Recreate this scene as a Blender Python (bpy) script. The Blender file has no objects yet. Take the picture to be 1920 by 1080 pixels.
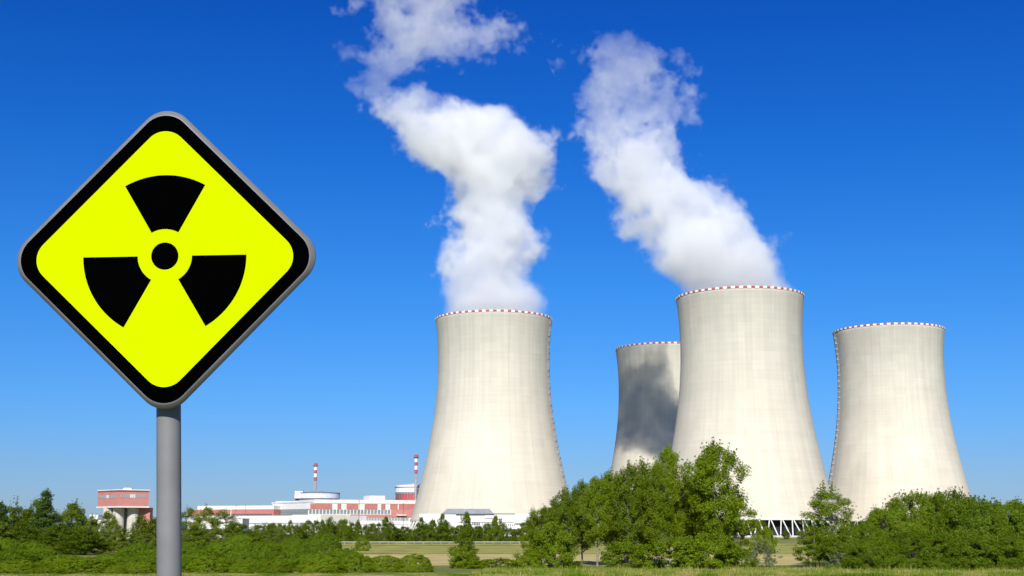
import bpy, math, random
import numpy as np
from mathutils import Vector, Matrix

sc = bpy.context.scene
C = sc.collection
R = math.radians

# ------------------------------------------------------------------ camera
F_PX, PITCH, EYE = 2396.0, 0.18488, 6.0
cam_d = bpy.data.cameras.new("camera")
cam = bpy.data.objects.new("camera", cam_d)
C.objects.link(cam)
cam_d.sensor_width = 36.0
cam_d.lens = 36.0 * F_PX / 1920.0
cam_d.clip_start, cam_d.clip_end = 0.1, 30000.0
cam.location = (0, 0, EYE)
cam.rotation_euler = (R(90) + PITCH, 0, 0)
sc.camera = cam

# ------------------------------------------------------------------ light
SUN_AZ, SUN_EL = R(4.5), R(31.5)          # azimuth to the left of straight behind the camera
S = Vector((-math.sin(SUN_AZ) * math.cos(SUN_EL), -math.cos(SUN_AZ) * math.cos(SUN_EL), math.sin(SUN_EL)))
w = bpy.data.worlds.new("World"); sc.world = w; w.use_nodes = True
nt = w.node_tree; nt.nodes.clear()
sky = nt.nodes.new("ShaderNodeTexSky"); sky.sky_type = 'NISHITA'; sky.sun_disc = False
sky.sun_elevation = SUN_EL; sky.sun_rotation = math.atan2(S.x, S.y)
sky.altitude = 500; sky.air_density = 1.0; sky.dust_density = 0.3; sky.ozone_density = 6.0
hs = nt.nodes.new("ShaderNodeHueSaturation"); hs.inputs['Saturation'].default_value = 1.0
bg = nt.nodes.new("ShaderNodeBackground"); bg.inputs['Strength'].default_value = 0.10
out = nt.nodes.new("ShaderNodeOutputWorld")
# the clear dry air of the day: deeper blue with height than the model's air
tcw = nt.nodes.new("ShaderNodeTexCoord"); sxyz = nt.nodes.new("ShaderNodeSeparateXYZ"); air = nt.nodes.new("ShaderNodeValToRGB")
nt.links.new(tcw.outputs['Generated'], sxyz.inputs[0]); nt.links.new(sxyz.outputs['Z'], air.inputs[0])
AIR = [(0.0, (.37, .45, .66)), (.04, (.33, .46, .69)), (.094, (.255, .50, .79)), (.184, (.15, .49, .84)), (.29, (.065, .40, .86)), (.40, (.030, .31, .84)), (.65, (.35, .60, .95)), (1.0, (.65, .8, 1.0))]
for i, (p_, c_) in enumerate(AIR):
    e_ = air.color_ramp.elements[0] if i == 0 else air.color_ramp.elements[-1] if i == len(AIR) - 1 else air.color_ramp.elements.new(p_)
    e_.position = p_; e_.color = (*c_, 1)
mulw = nt.nodes.new("ShaderNodeVectorMath"); mulw.operation = 'MULTIPLY'
nt.links.new(sky.outputs[0], hs.inputs['Color']); nt.links.new(hs.outputs[0], mulw.inputs[0]); nt.links.new(air.outputs[0], mulw.inputs[1]); nt.links.new(mulw.outputs[0], bg.inputs[0]); nt.links.new(bg.outputs[0], out.inputs[0])
sun_d = bpy.data.lights.new("sun", 'SUN'); sun_d.energy = 4.2; sun_d.angle = R(0.5); sun_d.color = (1.0, 0.955, 0.88)
sun = bpy.data.objects.new("sun", sun_d); C.objects.link(sun)
sun.rotation_euler = S.to_track_quat('Z', 'Y').to_euler(); sun.location = (0, 0, 500)

sc.view_settings.view_transform = 'Standard'; sc.view_settings.look = 'None'
sc.view_settings.exposure = 0.45; sc.view_settings.gamma = 1.0; sc.view_settings.use_curve_mapping = False
cy = sc.cycles
cy.use_denoising = True; cy.use_adaptive_sampling = True; cy.adaptive_threshold = 0.03
cy.max_bounces = 24; cy.diffuse_bounces = 3; cy.glossy_bounces = 2; cy.transmission_bounces = 3
cy.transparent_max_bounces = 8; cy.volume_bounces = 24
cy.volume_step_rate = 0.6; cy.volume_max_steps = 256

# ------------------------------------------------------------------ helpers
cp, sp = math.cos(PITCH), math.sin(PITCH)
def at(px, py, Y):
    """the point of the place seen at (px, py) of the photograph, Y metres away"""
    xc, yc = (px - 960) / F_PX, (540 - py) / F_PX
    t = Y / (cp - yc * sp)
    return Vector((xc * t, Y, EYE + (sp + yc * cp) * t))
def gx(px, Y, z=0.0):
    return (px - 960) / F_PX * (Y * cp + (z - EYE) * sp)
def zf(py, Y): return at(960, py, Y).z
def yground(py):                                 # distance at which flat ground shows at row py
    yc = (540 - py) / F_PX
    return -EYE / (sp + yc * cp) * (cp - yc * sp)

def tag(o, label=None, cat=None, group=None, kind=None):
    if label: o["label"] = label
    if cat: o["category"] = cat
    if group: o["group"] = group
    if kind: o["kind"] = kind
    return o
def empty(name, loc, rz=0.0):
    o = bpy.data.objects.new(name, None); C.objects.link(o)
    o.location = loc; o.rotation_euler = (0, 0, rz); o.empty_display_size = 0.5
    return o
def link(name, me, parent=None, loc=(0, 0, 0)):
    o = bpy.data.objects.new(name, me); C.objects.link(o); o.location = loc
    if parent: o.parent = parent
    return o
def copy_tree(o, parent=None):
    c = o.copy(); C.objects.link(c); c.parent = parent
    for ch in list(o.children): copy_tree(ch, c)
    return c
def np_mesh(name, V, Fq, mat, smooth=False):
    V = np.asarray(V, np.float32); Fq = np.asarray(Fq, np.int32)
    me = bpy.data.meshes.new(name); n, k = Fq.shape
    me.vertices.add(len(V)); me.vertices.foreach_set("co", V.ravel())
    me.loops.add(n * k); me.loops.foreach_set("vertex_index", Fq.ravel())
    me.polygons.add(n); me.polygons.foreach_set("loop_start", np.arange(0, n * k, k, dtype=np.int32))
    if smooth: me.polygons.foreach_set("use_smooth", np.ones(n, bool))
    me.update(calc_edges=True)
    for m in (mat if isinstance(mat, (list, tuple)) else [mat]): me.materials.append(m)
    return me
class MB:
    def __init__(s): s.v = []; s.f = []; s.mi = []; s.sm = []
    def add(s, v, f, mi=0, smooth=False):
        b = len(s.v); s.v += [tuple(p) for p in v]; s.f += [tuple(i + b for i in q) for q in f]
        s.mi += [mi] * len(f); s.sm += [smooth] * len(f); return s
    def box(s, x0, x1, y0, y1, z0, z1, mi=0, M=None):
        v = [Vector((x, y, z)) for z in (z0, z1) for x, y in ((x0, y0), (x1, y0), (x1, y1), (x0, y1))]
        if M is not None: v = [M @ p for p in v]
        return s.add(v, [(3, 2, 1, 0), (4, 5, 6, 7), (0, 1, 5, 4), (1, 2, 6, 5), (2, 3, 7, 6), (3, 0, 4, 7)], mi)
    def lathe(s, prof, n=24, mi=0, c=(0, 0), smooth=True, cap=False):
        v = []; f = []
        for r, z in prof:
            v += [(c[0] + r * math.cos(2 * math.pi * i / n), c[1] + r * math.sin(2 * math.pi * i / n), z) for i in range(n)]
        for k in range(len(prof) - 1):
            f += [(k * n + i, k * n + (i + 1) % n, (k + 1) * n + (i + 1) % n, (k + 1) * n + i) for i in range(n)]
        s.add(v, f, mi, smooth)
        if cap:
            s.add(v[:n], [tuple(range(n))[::-1]], mi); s.add(v[-n:], [tuple(range(n))], mi)
        return s
    def tube(s, pts, rad, n=6, mi=0):
        pts = [Vector(p) for p in pts]; v = []; f = []
        for k, p in enumerate(pts):
            d = (pts[min(k + 1, len(pts) - 1)] - pts[max(k - 1, 0)]).normalized()
            a = d.orthogonal().normalized(); b = d.cross(a); r = rad[k] if isinstance(rad, (list, tuple)) else rad
            v += [p + (a * math.cos(2 * math.pi * i / n) + b * math.sin(2 * math.pi * i / n)) * r for i in range(n)]
        for k in range(len(pts) - 1):
            f += [(k * n + i, k * n + (i + 1) % n, (k + 1) * n + (i + 1) % n, (k + 1) * n + i) for i in range(n)]
        s.add(v, f, mi, True); s.add(v[:n], [tuple(range(n))[::-1]], mi); s.add(v[-n:], [tuple(range(n))], mi)
        return s
    def mesh(s, name, mat):
        me = bpy.data.meshes.new(name); me.from_pydata([tuple(p) for p in s.v], [], s.f)
        for m in (mat if isinstance(mat, (list, tuple)) else [mat]): me.materials.append(m)
        me.polygons.foreach_set("material_index", s.mi); me.polygons.foreach_set("use_smooth", s.sm)
        me.update(); return me
    def build(s, name, mat, parent=None, loc=(0, 0, 0)): return link(name, s.mesh(name, mat), parent, loc)

# ------------------------------------------------------------------ materials
def new_mat(name):
    m = bpy.data.materials.new(name); m.use_nodes = True
    n = m.node_tree; return m, n, n.nodes["Principled BSDF"]
def N(n, t, **kw):
    x = n.nodes.new(t)
    for k, v in kw.items():
        if k.startswith("i_"):
            key = k[2:]; x.inputs[int(key) if key.isdigit() else key].default_value = v
        else: setattr(x, k, v)
    return x
def mat(name, col, rough=0.8, var=0.12, scale=0.3, metal=0.0, coat=0.0, spec=0.5):
    m, n, b = new_mat(name)
    b.inputs['Roughness'].default_value = rough; b.inputs['Metallic'].default_value = metal
    b.inputs['Coat Weight'].default_value = coat; b.inputs['Specular IOR Level'].default_value = spec
    tc = N(n, 'ShaderNodeTexCoord'); nz = N(n, 'ShaderNodeTexNoise'); nz.inputs['Scale'].default_value = scale; nz.inputs['Detail'].default_value = 5
    mr = N(n, 'ShaderNodeMapRange'); mr.inputs['From Min'].default_value = .3; mr.inputs['From Max'].default_value = .7
    mr.inputs['To Min'].default_value = 1 - var; mr.inputs['To Max'].default_value = 1 + var
    mx = N(n, 'ShaderNodeVectorMath', operation='SCALE'); mx.inputs[0].default_value = col
    n.links.new(tc.outputs['Object'], nz.inputs['Vector']); n.links.new(nz.outputs[0], mr.inputs[0])
    n.links.new(mr.outputs[0], mx.inputs['Scale']); n.links.new(mx.outputs[0], b.inputs['Base Color'])
    return m

def leaf_mat(name, a, b_, trans=0.35):
    m, n, b = new_mat(name); n.nodes.remove(b)
    o = n.nodes["Material Output"]
    g = N(n, 'ShaderNodeNewGeometry'); oi = N(n, 'ShaderNodeObjectInfo')
    ad = N(n, 'ShaderNodeMath', operation='MULTIPLY_ADD'); ad.inputs[1].default_value = 0.6
    n.links.new(g.outputs['Random Per Island'], ad.inputs[0])
    h = N(n, 'ShaderNodeMath', operation='MULTIPLY'); h.inputs[1].default_value = 0.4
    n.links.new(oi.outputs['Random'], h.inputs[0]); n.links.new(h.outputs[0], ad.inputs[2])
    mx = N(n, 'ShaderNodeMix', data_type='RGBA'); mx.inputs[6].default_value = (*a, 1); mx.inputs[7].default_value = (*b_, 1)
    n.links.new(ad.outputs[0], mx.inputs[0])
    d = N(n, 'ShaderNodeBsdfDiffuse'); t = N(n, 'ShaderNodeBsdfTranslucent'); ms = N(n, 'ShaderNodeMixShader'); ms.inputs[0].default_value = trans
    gl = N(n, 'ShaderNodeBsdfGlossy'); gl.inputs['Roughness'].default_value = 0.45; gl.inputs['Color'].default_value = (.8, .9, .7, 1)
    m2 = N(n, 'ShaderNodeMixShader'); m2.inputs[0].default_value = 0.012
    n.links.new(mx.outputs[2], d.inputs[0]); n.links.new(mx.outputs[2], t.inputs[0])
    n.links.new(d.outputs[0], ms.inputs[1]); n.links.new(t.outputs[0], ms.inputs[2])
    n.links.new(ms.outputs[0], m2.inputs[1]); n.links.new(gl.outputs[0], m2.inputs[2]); n.links.new(m2.outputs[0], o.inputs[0])
    return m

def concrete_mat(name, seed, blotch):
    m, n, b = new_mat(name); L = n.links.new
    b.inputs['Roughness'].default_value = 0.9; b.inputs['Specular IOR Level'].default_value = 0.2
    tc = N(n, 'ShaderNodeTexCoord'); sep = N(n, 'ShaderNodeSeparateXYZ'); L(tc.outputs['Object'], sep.inputs[0])
    an = N(n, 'ShaderNodeMath', operation='ARCTAN2'); L(sep.outputs['Y'], an.inputs[0]); L(sep.outputs['X'], an.inputs[1])
    au = N(n, 'ShaderNodeMath', operation='MULTIPLY'); au.inputs[1].default_value = 45.0; L(an.outputs[0], au.inputs[0])
    uv = N(n, 'ShaderNodeCombineXYZ'); L(au.outputs[0], uv.inputs[0]); L(sep.outputs['Z'], uv.inputs[1]); uv.inputs[2].default_value = seed
    def noise(sx, sy, det, rough=.6):
        mp = N(n, 'ShaderNodeMapping'); mp.inputs['Scale'].default_value = (sx, sy, 1); L(uv.outputs[0], mp.inputs[0])
        z = N(n, 'ShaderNodeTexNoise'); z.inputs['Scale'].default_value = 1; z.inputs['Detail'].default_value = det; z.inputs['Roughness'].default_value = rough
        L(mp.outputs[0], z.inputs['Vector']); return z.outputs[0]
    def rng(x, a, c, lo, hi):
        r = N(n, 'ShaderNodeMapRange'); L(x, r.inputs[0])
        r.inputs[1].default_value = a; r.inputs[2].default_value = c; r.inputs[3].default_value = lo; r.inputs[4].default_value = hi; return r.outputs[0]
    def mul(x, y):
        q = N(n, 'ShaderNodeMath', operation='MULTIPLY'); L(x, q.inputs[0]); L(y, q.inputs[1]); return q.outputs[0]
    streak = rng(noise(0.30, 0.008, 5, .7), .3, .7, 1.05, .93)      # rain streaks running down
    ribs = rng(noise(0.9, 0.003, 2), .3, .7, 1.03, .97)           # meridional ribs
    lifts = rng(noise(0.012, 0.55, 3, .7), .3, .7, .968, 1.032)     # casting lifts
    patch = rng(noise(0.03, 0.025, 6, .65), .3, .7, 1 - blotch, 1 + blotch)
    br = N(n, 'ShaderNodeTexBrick'); br.inputs['Scale'].default_value = 1; br.inputs['Brick Width'].default_value = 9; br.inputs['Row Height'].default_value = 6
    br.inputs['Mortar Size'].default_value = 0; br.inputs['Color1'].default_value = (.97, .97, .97, 1); br.inputs['Color2'].default_value = (1.03, 1.03, 1.03, 1)
    L(uv.outputs[0], br.inputs['Vector'])
    v = mul(mul(streak, ribs), mul(lifts, patch)); v = mul(v, br.outputs[0]); v = mul(v, rng(noise(0.11, 0.007, 4, .6), .45, .72, 1.0, .94))
    # weathering: greenish grey film high on the shell, clean cream concrete low down, edge made uneven by the streaks
    zz = N(n, 'ShaderNodeMath', operation='MULTIPLY_ADD'); L(streak, zz.inputs[0]); zz.inputs[1].default_value = -110; L(sep.outputs['Z'], zz.inputs[2])
    ramp = N(n, 'ShaderNodeValToRGB'); L(rng(zz.outputs[0], -110, 50, 0, 1), ramp.inputs[0])
    e = ramp.color_ramp; e.elements[0].position = 0.0; e.elements[0].color = (.62, .55, .43, 1); e.elements[1].position = 1.0; e.elements[1].color = (.45, .435, .365, 1)
    q = e.elements.new(.35); q.color = (.61, .56, .455, 1)
    q = e.elements.new(.75); q.color = (.54, .51, .425, 1)
    sc_ = N(n, 'ShaderNodeVectorMath', operation='SCALE'); L(ramp.outputs[0], sc_.inputs[0]); L(v, sc_.inputs['Scale'])
    L(sc_.outputs[0], b.inputs['Base Color'])
    bm = N(n, 'ShaderNodeBump'); bm.inputs['Strength'].default_value = .25; bm.inputs['Distance'].default_value = .4; L(mul(ribs, lifts), bm.inputs['Height'])
    L(bm.outputs[0], b.inputs['Normal'])
    return m

white_p = mat("white_panel", (.72, .70, .66), .7, .06)
white2_p = mat("pale_panel", (.60, .61, .60), .7, .08)
red_p = mat("salmon_panel", (.44, .165, .135), .7, .12)
salmon_p = mat("pale_salmon_panel", (.50, .205, .17), .7, .08)
dred_p = mat("dark_red_fascia", (.30, .05, .05), .7, .1)
glass_p = mat("grey_glazing", (.22, .26, .27), .25, .25, .6)
dglass_p = mat("dark_glazing", (.07, .09, .11), .2, .3, .6)
roof_p = mat("grey_roof", (.30, .31, .33), .8, .12)
rimw_p = mat("rim_white", (.78, .76, .72), .8, .05)
rimr_p = mat("rim_red", (.40, .07, .08), .8, .15)
rust_p = mat("faded_red_paint", (.34, .16, .13), .8, .2)
conc_p = mat("plain_concrete", (.50, .47, .40), .9, .12)
colw_p = mat("pale_column_concrete", (.66, .63, .56), .9, .08)
dark_p = mat("fill_pack_shade", (.018, .02, .024), .9, .2)
steel_p = mat("grey_steel", (.38, .38, .40), .5, .08)
dsteel_p = mat("dark_steel", (.10, .11, .13), .5, .08)
bark_p = mat("bark", (.10, .085, .065), .95, .35, 3)
birch_p = mat("birch_bark", (.22, .20, .17), .9, .45, 2.5)

# ------------------------------------------------------------------ ground
def ground_z(r):
    t = np.clip((r - 16) / 50.0, 0, 1); s = t * t * (3 - 2 * t)
    return 4.35 * (1 - s)
def make_ground():
    ax = np.unique(np.concatenate([-np.geomspace(70, 12000, 30), np.linspace(-70, 70, 57), np.geomspace(70, 12000, 30)]))
    X, Y = np.meshgrid(ax, ax); Z = ground_z(np.hypot(X, Y))
    n = len(ax); V = np.stack([X.ravel(), Y.ravel(), Z.ravel()], 1)
    i = np.arange(n - 1); a = (i[:, None] * n + i[None]).ravel()
    Fq = np.stack([a, a + 1, a + n + 1, a + n], 1)
    m, nn, b = new_mat("meadow"); L = nn.links.new
    b.inputs['Roughness'].default_value = 1; b.inputs['Specular IOR Level'].default_value = 0.1
    tc = N(nn, 'ShaderNodeTexCoord')
    def noise(scale, det, sx=1, sy=1):
        mp = N(nn, 'ShaderNodeMapping'); mp.inputs['Scale'].default_value = (sx, sy, 1); L(tc.outputs['Object'], mp.inputs[0])
        z = N(nn, 'ShaderNodeTexNoise'); z.inputs['Scale'].default_value = scale; z.inputs['Detail'].default_value = det; L(mp.outputs[0], z.inputs['Vector']); return z
    r1 = N(nn, 'ShaderNodeValToRGB'); L(noise(.05, 8, 1, .35).outputs[0], r1.inputs[0])
    e = r1.color_ramp; e.elements[0].position = .32; e.elements[0].color = (.115, .155, .03, 1); e.elements[1].position = .68; e.elements[1].color = (.30, .25, .09, 1)
    q = e.elements.new(.5); q.color = (.19, .20, .05, 1)
    r2 = N(nn, 'ShaderNodeMapRange'); L(noise(1.3, 6).outputs[0], r2.inputs[0]); r2.inputs[3].default_value = .6; r2.inputs[4].default_value = 1.4
    s = N(nn, 'ShaderNodeVectorMath', operation='SCALE'); L(r1.outputs[0], s.inputs[0]); L(r2.outputs[0], s.inputs['Scale']); L(s.outputs[0], b.inputs['Base Color'])
    g = link("ground", np_mesh("ground", V, Fq, m, True)); tag(g, "green and straw coloured meadow reaching to the power station", kind="structure")
make_ground()

def strip(name, Y0, Y1, x0, x1, z, m, label, wob=2.0, seed=1):
    rr = np.random.default_rng(seed); nx = 80; xs = np.linspace(x0, x1, nx)
    e0 = Y0 + np.cumsum(rr.normal(0, wob * .3, nx)); e1 = Y1 + np.cumsum(rr.normal(0, wob * .3, nx))
    V = np.concatenate([np.stack([xs, e0, xs * 0 + z], 1), np.stack([xs, e1, xs * 0 + z], 1)])
    i = np.arange(nx - 1); Fq = np.stack([i, i + 1, i + 1 + nx, i + nx], 1)
    tag(link(name, np_mesh(name, V, Fq, m)), label, kind="structure")
straw = mat("mown_straw", (.52, .42, .16), 1, .22, .09, spec=.1)
strip("field", 206, 292, -85, 120, 0.03, straw, "pale tan mown field between the bushes and the road", 1.2, 3)
verge = mat("dry_verge", (.33, .31, .075), 1, .35, .12, spec=.1)
strip("verge", 300, 420, -160, 260, 0.03, verge, "yellow green grassy bank below the road", 2, 4)
asph = mat("asphalt", (.16, .155, .15), .9, .12, .3)
strip("road", 449, 456, -320, 420, 0.35, asph, "grey country road in front of the power station", 0.02, 5)
bank = MB().add([(x, y, z) for x in (-320, 420) for y, z in ((436, -.2), (446, .33), (462, .33), (472, -.2))], [(0, 4, 5, 1), (1, 5, 6, 2), (2, 6, 7, 3)]); tag(bank.build("road_bank", verge), "low grassy bank carrying the road", kind="structure")

# distant ridge
def make_ridge():
    rr = np.random.default_rng(5); n = 120; xs = np.linspace(-4200, 4200, n)
    h = 26 + 16 * np.sin(xs / 900 + 1.2) + 9 * np.sin(xs / 330) + rr.normal(0, 1.2, n)
    V = np.concatenate([np.stack([xs, xs * 0 + 5200, xs * 0 - 1], 1), np.stack([xs, xs * 0 + 5600, h], 1), np.stack([xs, xs * 0 + 6400, xs * 0 - 1], 1)])
    i = np.arange(n - 1); Fq = np.concatenate([np.stack([i + k * n, i + 1 + k * n, i + 1 + (k + 1) * n, i + (k + 1) * n], 1) for k in (0, 1)])
    tag(link("hills", np_mesh("hills", V, Fq, mat("far_forest", (.05, .10, .12), 1, .2, .01, spec=.1), True)), "low blue green wooded hills on the horizon", kind="structure")
make_ridge()

# ------------------------------------------------------------------ cooling towers
RT, ZT, BB, TOPZ, BOTZ = 39.5, 122.0, 105.5, 154.0, 10.6
def prof(z):
    return RT * math.sqrt(1 + ((ZT - z) / BB) ** 2) + max(0, (z - 122) / 32) ** 2 * .3
shell_cache = {}
def make_tower(x, y, k, seed, blotch, label, legs_visible, ladder=None):
    t = empty("cooling_tower", (x, y, 0)); tag(t, label, "cooling tower", "cooling towers of the power station")
    cm = concrete_mat("shell_concrete", seed, blotch)
    zs = [BOTZ + (TOPZ - BOTZ) * i / 70 for i in range(71)]
    p = [(prof(z) * k, z) for z in zs]
    inner = [(r - .9, z) for r, z in p[::-1]]
    MB().lathe(p + inner + [p[0]], 192).build("shell", cm, t)
    rt = prof(TOPZ) * k
    m = MB(); n = 208; per = 4                       # 52 white and 52 red blocks
    for i in range(n):
        a0, a1 = 2 * math.pi * i / n, 2 * math.pi * (i + 1) / n; red = (i % per) < 2
        ro, ri = (rt + .28, rt - .55) if not red else (rt + .22, rt - .5)
        z0, z1 = (TOPZ - .5, TOPZ + .9) if not red else (TOPZ - .35, TOPZ + .8)
        v = [(r * math.cos(a), r * math.sin(a), z) for z in (z0, z1) for r, a in ((ro, a0), (ro, a1), (ri, a1), (ri, a0))]
        m.add(v, [(3, 2, 1, 0), (4, 5, 6, 7), (0, 1, 5, 4), (1, 2, 6, 5), (2, 3, 7, 6), (3, 0, 4, 7)], 1 if red else 0)
    o = m.build("rim", [rimw_p, rimr_p], t); o["label"] = "red and white chequered rim"
    rb = prof(BOTZ) * k
    MB().lathe([(rb - 6, 0), (rb - 6, BOTZ + 2.5)], 96).build("fill_pack", dark_p, t)  # fill pack in near black, its colour standing for the shade inside
    MB().lathe([(rb + 7.6, -.5), (rb + 7.6, 1.1), (rb + 6.9, 1.1), (rb + 6.9, -.5)], 128).build("basin_wall", conc_p, t)
    MB().lathe([(rb + .35, BOTZ - .5), (rb + .35, BOTZ + .9), (rb - 1.2, BOTZ + .9), (rb - 1.2, BOTZ - .5), (rb + .35, BOTZ - .5)], 128, smooth=False).build("ring_beam", colw_p, t)
    def leg_pair(mb, a):
        da = math.pi / 50 * .86
        top = Vector(((rb - .4) * math.cos(a), (rb - .4) * math.sin(a), BOTZ - .3))
        for s in (-1, 1):
            b = a + s * da; f = Vector(((rb + 5) * math.cos(b), (rb + 5) * math.sin(b), 0))
            tt = top + Vector((-math.sin(a), math.cos(a), 0)) * s * .45
            mb.tube([f, tt], .42, 6)
    if legs_visible:
        base = None
        for i in range(50):
            a = 2 * math.pi * i / 50
            if base is None:
                mb = MB(); leg_pair(mb, 0.0); base = mb.mesh("support_column", colw_p)
            o = link("support_column", base, t); o.rotation_euler = (0, 0, a)
    else:
        mb = MB()
        for i in range(50): leg_pair(mb, 2 * math.pi * i / 50)
        tag(mb.build("support_column_ring", colw_p, t), kind="stuff")
    if ladder is not None:
        a = ladder; mb = MB(); mc = MB()
        def P(z, off, side=0):
            r = prof(z) * k + off
            return Vector((r * math.cos(a) - side * math.sin(a), r * math.sin(a) + side * math.cos(a), z))
        zz = [BOTZ + 1 + i * (TOPZ - BOTZ - 2) / 34 for i in range(35)]
        for s in (-.45, .45):
            mb.tube([P(z, .15, s) for z in zz], .11, 4); mb.tube([P(z, .95, s) for z in zz], .11, 4)
        lad = mb.build("ladder", steel_p, t)
        for i in range(1, 34):
            M0 = P(zz[i], 1.15, 0.25 * (-1) ** i)
            M = Matrix.Translation(M0) @ Matrix.Rotation(a, 4, 'Z')
            mp = MB(); mp.box(-1.1, .3, -.75, .75, -.12, .12, 0, M); mp.box(.22, .3, -.75, .75, .12, 1.0, 0, M)
            mp.build("platform", white_p if ladder_white else rust_p if i % 3 == 0 else dsteel_p if i % 3 == 1 else conc_p, lad)
    return t
T = [(-13.2, 920.3), (150.1, 829.9), (290.6, 976.8), (129.8, 1076.8)]
ladder_white = False
make_tower(*T[0], 1.02, 3.1, .04, "steaming cooling tower standing alone behind the low white annex, ladder down its right side", False, ladder=-R(90 - 73))
make_tower(*T[1], 1.0, 8.7, .03, "largest nearest cooling tower steaming, with its white V-shaped support columns showing", True)
ladder_white = True
make_tower(*T[2], 1.0, 15.3, .085, "rightmost cooling tower, patchy and without steam, white ladder on its left edge", False, ladder=R(180 + 3))
ladder_white = False
make_tower(*T[3], 1.0, 21.9, .03, "shaded cooling tower half hidden behind the largest one", False)

# ------------------------------------------------------------------ steam
def steam(name, label, rows, Y0, drift, dens, seed):
    """rows: (row of photo, centre column, half width px, density) from the tower mouth upward"""
    pts = []
    for py, cx, hw, dn in rows:
        p = at(cx, py, Y0); k = (Y0 * cp + (p.z - EYE) * sp) / F_PX
        pts.append([p.z, p.x, hw * k, dn])
    pts = np.array(pts); z0, z1 = pts[0, 0], pts[-1, 0]
    zs = np.linspace(z0, z1, 32); cx = np.interp(zs, pts[:, 0], pts[:, 1]); rr = np.interp(zs, pts[:, 0], pts[:, 2]); dd = np.interp(zs, pts[:, 0], pts[:, 3])
    xmin, xr = cx.min(), max(1.0, cx.max() - cx.min()); rm = rr.max()
    cyf = lambda z: drift * (z - z0)
    m, n, b = new_mat(name + "_vapour"); n.nodes.remove(b); L = n.links.new
    o = n.nodes["Material Output"]
    g = N(n, 'ShaderNodeTexCoord'); P = g.outputs['Object']
    def math_(op, a, b=None, c=None, clamp=False):
        q = N(n, 'ShaderNodeMath', operation=op); q.use_clamp = clamp
        for i, v in enumerate((a, b, c)):
            if v is None: continue
            if isinstance(v, (int, float)): q.inputs[i].default_value = v
            else: L(v, q.inputs[i])
        return q.outputs[0]
    n1 = N(n, 'ShaderNodeTexNoise', noise_dimensions='3D'); n1.inputs['Scale'].default_value = 0.020; n1.inputs['Detail'].default_value = 2.5
    L(P, n1.inputs['Vector'])
    w1 = N(n, 'ShaderNodeVectorMath', operation='MULTIPLY_ADD'); L(n1.outputs['Color'], w1.inputs[0])
    w1.inputs[1].default_value = (52, 44, 34); L(P, w1.inputs[2])
    w2 = N(n, 'ShaderNodeVectorMath', operation='SUBTRACT'); L(w1.outputs[0], w2.inputs[0]); w2.inputs[1].default_value = (26, 22, 17)
    # the vapour leaves the mouth undisturbed and is folded by the wind as it rises
    sp0 = N(n, 'ShaderNodeSeparateXYZ'); L(P, sp0.inputs[0])
    fade = math_('MULTIPLY', math_('SUBTRACT', sp0.outputs['Z'], z0), 1 / 45.0, clamp=True)
    wm = N(n, 'ShaderNodeMix', data_type='VECTOR'); L(fade, wm.inputs[0]); L(P, wm.inputs[4]); L(w2.outputs[0], wm.inputs[5])
    s = N(n, 'ShaderNodeSeparateXYZ'); L(wm.outputs[1], s.inputs[0])
    t = math_('MULTIPLY', math_('SUBTRACT', s.outputs['Z'], z0), 1 / (z1 - z0), clamp=True)
    cr = N(n, 'ShaderNodeValToRGB'); L(t, cr.inputs[0]); e = cr.color_ramp; e.interpolation = 'LINEAR'
    for i in range(32):
        col = ((cx[i] - xmin) / xr, rr[i] / rm, dd[i], 1)
        if i == 0: e.elements[0].position = 0; e.elements[0].color = col
        elif i == 31: e.elements[-1].position = 1; e.elements[-1].color = col
        else: q = e.elements.new(i / 31); q.color = col
    c3 = N(n, 'ShaderNodeSeparateColor'); L(cr.outputs[0], c3.inputs[0])
    rad = math_('MULTIPLY', c3.outputs[1], rm)
    dx = math_('SUBTRACT', math_('SUBTRACT', s.outputs['X'], xmin), math_('MULTIPLY', c3.outputs[0], xr))
    dy = math_('MULTIPLY', math_('SUBTRACT', math_('SUBTRACT', s.outputs['Y'], Y0), math_('MULTIPLY', math_('SUBTRACT', s.outputs['Z'], z0), drift)), math_('MULTIPLY_ADD', c3.outputs[2], -1.7, 2.8))
    dist = math_('POWER', math_('ADD', math_('MULTIPLY', dx, dx), math_('MULTIPLY', dy, dy)), .5)
    q = math_('SUBTRACT', 1.0, math_('DIVIDE', dist, rad))
    n2 = N(n, 'ShaderNodeTexNoise', noise_dimensions='3D'); n2.inputs['Scale'].default_value = 0.048; n2.inputs['Detail'].default_value = 5.0; n2.inputs['Roughness'].default_value = .66
    off = N(n, 'ShaderNodeVectorMath', operation='ADD'); L(P, off.inputs[0]); off.inputs[1].default_value = (seed * 31.7, seed * 11.3, seed * 7.1); L(off.outputs[0], n2.inputs['Vector'])
    amp = math_('MULTIPLY_ADD', fade, 1.55, .35)
    thin = math_('MULTIPLY_ADD', c3.outputs[2], -1.9, 2.9)
    nn = math_('MULTIPLY', math_('MULTIPLY', math_('SUBTRACT', n2.outputs[0], .5), amp), thin)
    # thin vapour gets torn: less dense rows raise the cut-off
    cut = math_('MULTIPLY_ADD', c3.outputs[2], .20, -.20)
    n3 = N(n, 'ShaderNodeTexNoise', noise_dimensions='3D'); n3.inputs['Scale'].default_value = 0.034; n3.inputs['Detail'].default_value = 3.0; n3.inputs['Roughness'].default_value = .55
    L(off.outputs[0], n3.inputs['Vector'])
    bil = math_('MULTIPLY', math_('SUBTRACT', .10, math_('ABSOLUTE', math_('SUBTRACT', n3.outputs[0], .5))), math_('MULTIPLY', fade, 1.9))
    f = math_('ADD', math_('ADD', math_('ADD', q, nn), cut), bil)
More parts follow.
